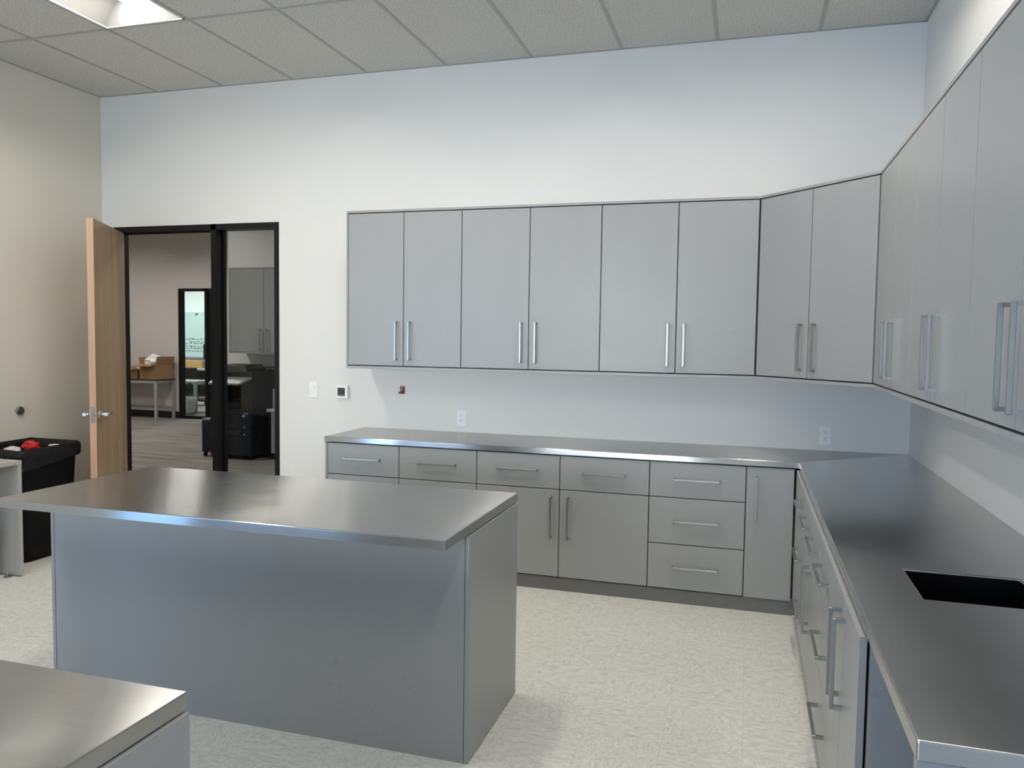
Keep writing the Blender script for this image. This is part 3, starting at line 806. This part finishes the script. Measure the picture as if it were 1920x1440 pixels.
# far office behind the glazed frame
t = thing('whiteboard', 'wall whiteboard with dark handwriting seen through the far glazed frame', 'whiteboard', (-14.2, Y3, .95))
yb = Y3-.02
obj('panel', box(B(), -15.4, -13.0, yb, Y3-.001, 1.02, 2.16), M['wb'], t)
obj('pen_tray', box(B(), -15.4, -13.0, yb-.06, yb-.001, 1.0, 1.018), M['legs'], t)
bm = B()
for row, (zr, n, x0_) in enumerate(((1.47, 9, -14.80), (1.40, 7, -14.68), (1.365, 9, -14.80), (1.28, 9, -14.80), (1.23, 9, -14.78), (1.165, 7, -14.78))):
    x = x0_
    for k in range(n):
        ln = R.uniform(.03, .1); pts = [(x+ln*i/5, zr+R.uniform(-.02, .02)) for i in range(6)]
        for (xa, za), (xb, zb) in zip(pts, pts[1:]):
            cyl(bm, (xa, yb-.003, za), (xb, yb-.003, zb), .005, n=5, caps=False)
        x += ln+R.uniform(.02, .06)
for k in range(3): cyl(bm, (-14.50+.03*k, yb-.003, 2.08), (-14.48+.03*k, yb-.003, 2.12), .009, n=5, caps=False)
obj('handwriting', bm, M['ink'], t)
t = thing('desk', 'dark topped desk under the whiteboard in the far office', 'desk', (-13.6, 10.6, 0))
obj('desk_top', box(B(), -14.7, -12.6, 10.2, 10.9, .735, .775, .004, 1), M['legs'], t)
for x in (-14.65, -12.7):
    for y in (10.23, 10.83): obj('leg', box(B(), x, x+.05, y, y+.05, 0, .735), M['legs'], t)
obj('modesty_panel', box(B(), -14.6, -13.0, 10.80, 10.82, .12, .735), M['black_fab'], t)
tag(obj('wooden_tray', box(B(), -14.25, -13.58, 10.55, 10.85, .776, .95, .006, 1), M['oak']), 'long light wooden box on the far office desk', 'box')
t = thing('monitor', 'dark computer monitor on the far office desk', 'monitor', (-13.42, 10.5, .776))
obj('screen', box(B(), -13.50, -12.98, 10.50, 10.53, 1.0, 1.36, .004, 1), M['black_fab'], t)
bm = B(); box(bm, -13.3, -13.2, 10.53, 10.55, .80, 1.2); box(bm, -13.4, -13.1, 10.44, 10.66, .776, .79)
obj('stand', bm, M['black_fab'], t)
t = thing('side_table', 'grey legged table just behind the far glazed frame', 'table', (-12.2, 8.2, 0))
obj('table_top', box(B(), -12.75, -11.60, 7.85, 8.45, .615, .645, .003, 1), M['legs'], t)
for x in (-12.74, -11.66):
    for y in (7.86, 8.39): obj('leg', box(B(), x, x+.055, y, y+.055, 0, .6145), M['legs'], t)
t = thing('office_chair', 'dark swivel chair at the far office desk', 'office chair', (-12.75, 9.35, 0))
obj('seat', box(B(), -13.0, -12.55, 9.15, 9.6, .44, .50, .02, 2), M['black_fab'], t)
obj('backrest', box(B(), -12.98, -12.57, 9.08, 9.13, .56, .86, .02, 2), M['black_fab'], t)
bm = B(); cyl(bm, (-12.775, 9.37, .12), (-12.775, 9.37, .44), .025); box(bm, -12.80, -12.75, 9.09, 9.14, .47, .60)
obj('column', bm, M['black_fab'], t)
for k in range(5):
    a = k*2*PI/5+.3; e = Vector((-12.775+.27*math.cos(a), 9.37+.27*math.sin(a), .085))
    bm = B(); cyl(bm, (-12.775, 9.37, .12), e, .02, .014, n=10); leg = obj('leg', bm, M['black_fab'], t)
    bm = B(); cyl(bm, (e.x-.012, e.y, .031), (e.x+.012, e.y, .031), .03, n=14); box(bm, e.x-.006, e.x+.006, e.y-.006, e.y+.006, .05, .085); obj('caster', bm, M['black_fab'], leg)
rg = [rrect(-11.62, 7.62, .11+.03*k/4, .10+.03*k/4, .03, .003+.34*k/4) for k in range(5)]
tag(obj('wastebasket', loft(B(), rg+[rrect(-11.62, 7.62, .13, .12, .03, .34), rrect(-11.62, 7.62, .10, .09, .03, .03)], cap0=True, cap1=True), M['greypl']), 'pale grey wastebasket inside the far office by the glass', 'wastebasket')

# ------------------------------------------------------------------ copier corner seen through the sidelight
FC = F((0, 3.318), (1, 0), (0, -1))
t = thing('wall_cabinet', 'two-door grey wall cabinet above the copier, seen through the glass', 'wall cabinet', (-7.0, 3.5, 1.37))
a0, a1, am = -7.448, -6.40, -6.922
bm = B(); FC.box(bm, a0, a1, -.36, -.0205, 1.362, 2.466); FC.box(bm, a0, a0+.022, -.0205, 0, 1.362, 2.466); FC.box(bm, a0+.022, a1, -.0205, 0, 2.448, 2.466); FC.box(bm, a0+.022, a1, -.0205, 0, 1.362, 1.381)
obj('carcass', bm, M['lam'], t)
front('door', t, FC, a0+.022, am, 1.382, 2.447, am-.05, 1.545, False)
front('door', t, FC, am, a1, 1.382, 2.447, am+.05, 1.545, False)

t = thing('copier', 'large dark office copier standing behind the sidelight glass', 'copier', (-7.3, 3.4, 0))
px0, px1, py0, py1 = -7.62, -7.0, 3.15, 3.66
obj('body', box(B(), px0, px1, py0+.02, py1, .05, .655, .006, 1), M['copier'], t)
for k, (z0, z1) in enumerate(((.055, .285), (.290, .375), (.380, .465), (.470, .615))):
    d = obj('drawer', box(B(), px0+.005, px1-.005, py0, py0+.0195, z0, z1, .004, 1), M['copier2'], t)
    if k in (1, 2):
        obj('grip', box(B(), px0+.25, px0+.42, py0-.006, py0-.0005, z0+.03, z1-.02), M['dark_pl'], d)
        bm = B(); cyl(bm, (px1-.10, py0-.0005, (z0+z1)/2), (px1-.10, py0-.008, (z0+z1)/2), .014, n=14); obj('size_dial', bm, M['copier3'], d)
obj('tower', box(B(), px1-.19, px1, py0+.05, py1, .6555, 1.02, .006, 1), M['copier'], t)
obj('output_tray', box(B(), px0, px1-.191, py0+.02, py1-.10, .6555, .74, .01, 1), M['copier'], t)
obj('rear_column', box(B(), px0, px0+.16, py0+.05, py1, .741, 1.02, .006, 1), M['copier'], t)
obj('scanner', box(B(), px0, px1, py0+.03, py1, 1.021, 1.13, .008, 2), M['copier'], t)
bm = B(); hexa(bm, [(px0+.02, py0+.06, 1.131), (px1-.10, py0+.06, 1.131), (px1-.10, py1-.02, 1.131), (px0+.02, py1-.02, 1.131), (px0+.02, py0+.10, 1.205), (px1-.16, py0+.10, 1.205), (px1-.16, py1-.02, 1.215), (px0+.02, py1-.02, 1.215)], .006)
obj('document_feeder', bm, M['copier'], t)
bm = B(); hexa(bm, [(px1-.159, py0+.12, 1.17), (px1+.29, py0+.12, 1.195), (px1+.29, py1-.06, 1.195), (px1-.159, py1-.06, 1.17), (px1-.159, py0+.12, 1.185), (px1+.29, py0+.12, 1.207), (px1+.29, py1-.06, 1.207), (px1-.159, py1-.06, 1.185)])
obj('side_tray', bm, M['copier'], t)
bm = B(); hexa(bm, [(px0+.08, py0-.13, .965), (px1-.09, py0-.13, .965), (px1, py0+.045, 1.045), (px0+.08, py0+.045, 1.045), (px0+.08, py0-.13, .99), (px1-.09, py0-.13, .99), (px1, py0+.045, 1.07), (px0+.08, py0+.045, 1.07)], .004)
obj('control_panel', bm, M['copier3'], t)
bm = box(B(), px1-.115, px1-.045, py0-.0015, py0-.0005, .585, .607); st = obj('sticker', bm, M['copblue'], t); st['label'] = 'blue sticker'
bm = box(B(), px1-.13, px1-.095, py0-.0015, py0-.0005, .560, .577); st = obj('sticker', bm, M['paper'], t); st['label'] = 'white sticker'
for x in (px0+.05, px1-.05):
    for y in (py0+.06, py1-.06):
        bm = B(); cyl(bm, (x-.015, y, .025), (x+.015, y, .025), .025, n=14); obj('caster', bm, M['dark_pl'], t)
t = thing('paper_feeder', 'low dark feeder box on casters left of the copier', 'paper feeder', (-7.75, 3.5, 0))
obj('body', box(B(), -7.825, -7.63, 3.25, 3.66, .06, .475, .01, 2), M['copier2'], t)
obj('lid', box(B(), -7.825, -7.63, 3.25, 3.66, .476, .50, .008, 2), M['copier3'], t)
for x in (-7.79, -7.66):
    bm = B(); cyl(bm, (x-.012, 3.28, .03), (x+.012, 3.28, .03), .03, n=14); box(bm, x-.006, x+.006, 3.27, 3.29, .03, .06); obj('caster', bm, M['dark_pl'], t)
t = thing('storage_cabinet', 'plain black cabinet right of the copier behind the glass', 'cabinet', (-6.6, 3.55, 0))
obj('body', box(B(), -6.985, -6.20, 3.48, 3.675, 0, 1.15, .004, 1), M['copier'], t)
t = thing('base_cabinet', 'pale grey base cabinet at the right side of the sidelight glass', 'base cabinet', (-6.5, 3.3, 0))
obj('carcass', box(B(), -6.815, -6.2, 3.32, 3.475, .085, .62, .002, 1), M['lam'], t)
for z0, z1 in ((.09, .27), (.275, .45), (.455, .615)): obj('drawer', box(B(), -6.81, -6.2, 3.30, 3.3195, z0, z1, .002, 1), M['lam'], t)
obj('top', box(B(), -6.86, -6.2, 3.27, 3.475, .621, .665, .002, 1), M['steel'], t, brush=(1, 0, 0))
obj('plinth', box(B(), -6.80, -6.2, 3.34, 3.475, 0, .0845), M['black_base'], t)
t = thing('hutch', 'pale grey upright unit standing on the base cabinet behind the glass', 'shelf unit', (-6.5, 3.4, .666))
obj('frame', box(B(), -6.81, -6.2, 3.34, 3.475, .6655, .915, .003, 1), M['lam'], t)

# ------------------------------------------------------------------ daylight, camera, colour
w = bpy.data.worlds.new('World'); bpy.context.scene.world = w; w.use_nodes = True
bg = w.node_tree.nodes['Background']; wt = w.node_tree
# plain sky: blue, with a brighter whitish side added to light the room through the rear window
tc = wt.nodes.new('ShaderNodeTexCoord'); sx = wt.nodes.new('ShaderNodeSeparateXYZ'); wt.links.new(tc.outputs['Generated'], sx.inputs[0])
def wm(op, a, b):
    n = wt.nodes.new('ShaderNodeMath'); n.operation = op
    for k, v in enumerate((a, b)):
        if isinstance(v, (int, float)): n.inputs[k].default_value = v
        else: wt.links.new(v, n.inputs[k])
    return n.outputs[0]
rear_boost = wm('POWER', wm('MAXIMUM', wm('MULTIPLY', sx.outputs[1], -1), 0.0), 16.0)
mc = wt.nodes.new('ShaderNodeMix'); mc.data_type = 'RGBA'; wt.links.new(rear_boost, mc.inputs[0])
mc.inputs[6].default_value = (.28, .55, 1.0, 1); mc.inputs[7].default_value = (1.0, .98, .95, 1)
wt.links.new(mc.outputs[2], bg.inputs[0])
wt.links.new(wm('ADD', wm('MULTIPLY', rear_boost, 28.0), 5.5), bg.inputs[1])
pl = bpy.data.lights.new('window_daylight', 'AREA'); pl.shape = 'RECTANGLE'; pl.size = WY1-WY0; pl.size_y = WZ1-WZ0; pl.cycles.is_portal = True
po = bpy.data.objects.new('window_daylight', pl); C.objects.link(po); po.location = (XL-.12, (WY0+WY1)/2, (WZ0+WZ1)/2); po.rotation_euler = (PI/2, 0, -PI/2)
pl = bpy.data.lights.new('rear_window_daylight', 'AREA'); pl.shape = 'RECTANGLE'; pl.size = WX1-WX0; pl.size_y = VZ1-VZ0; pl.cycles.is_portal = True
po = bpy.data.objects.new('rear_window_daylight', pl); C.objects.link(po); po.location = ((WX0+WX1)/2, YR-.12, (VZ0+VZ1)/2); po.rotation_euler = (PI/2, 0, PI)

cam = bpy.data.cameras.new('camera'); co = bpy.data.objects.new('camera', cam); C.objects.link(co)
yaw, pitch, roll = .2912, .0587, .0140
fw = Vector((-math.sin(yaw)*math.cos(pitch), math.cos(yaw)*math.cos(pitch), -math.sin(pitch)))
r = Vector((math.cos(yaw), math.sin(yaw), 0)); u = r.cross(fw)
r2 = r*math.cos(roll)+u*math.sin(roll); u2 = -r*math.sin(roll)+u*math.cos(roll)
m3 = Matrix((r2, u2, -fw)).transposed()
co.matrix_world = Matrix.Translation((-.9861, -5.3946, 1.6106)) @ m3.to_4x4()
cam.sensor_width = 36; cam.lens = 1469.53/1920*36; cam.clip_start = .02; cam.clip_end = 100
S = bpy.context.scene; S.camera = co
S.view_settings.view_transform = 'Standard'; S.view_settings.look = 'None'; S.view_settings.gamma = 1; S.view_settings.use_curve_mapping = False
S.view_settings.exposure = -.05
S.cycles.max_bounces = 10; S.cycles.diffuse_bounces = 6; S.cycles.glossy_bounces = 5; S.cycles.transparent_max_bounces = 10
S.cycles.use_denoising = True
S.cycles.sample_clamp_indirect = 0
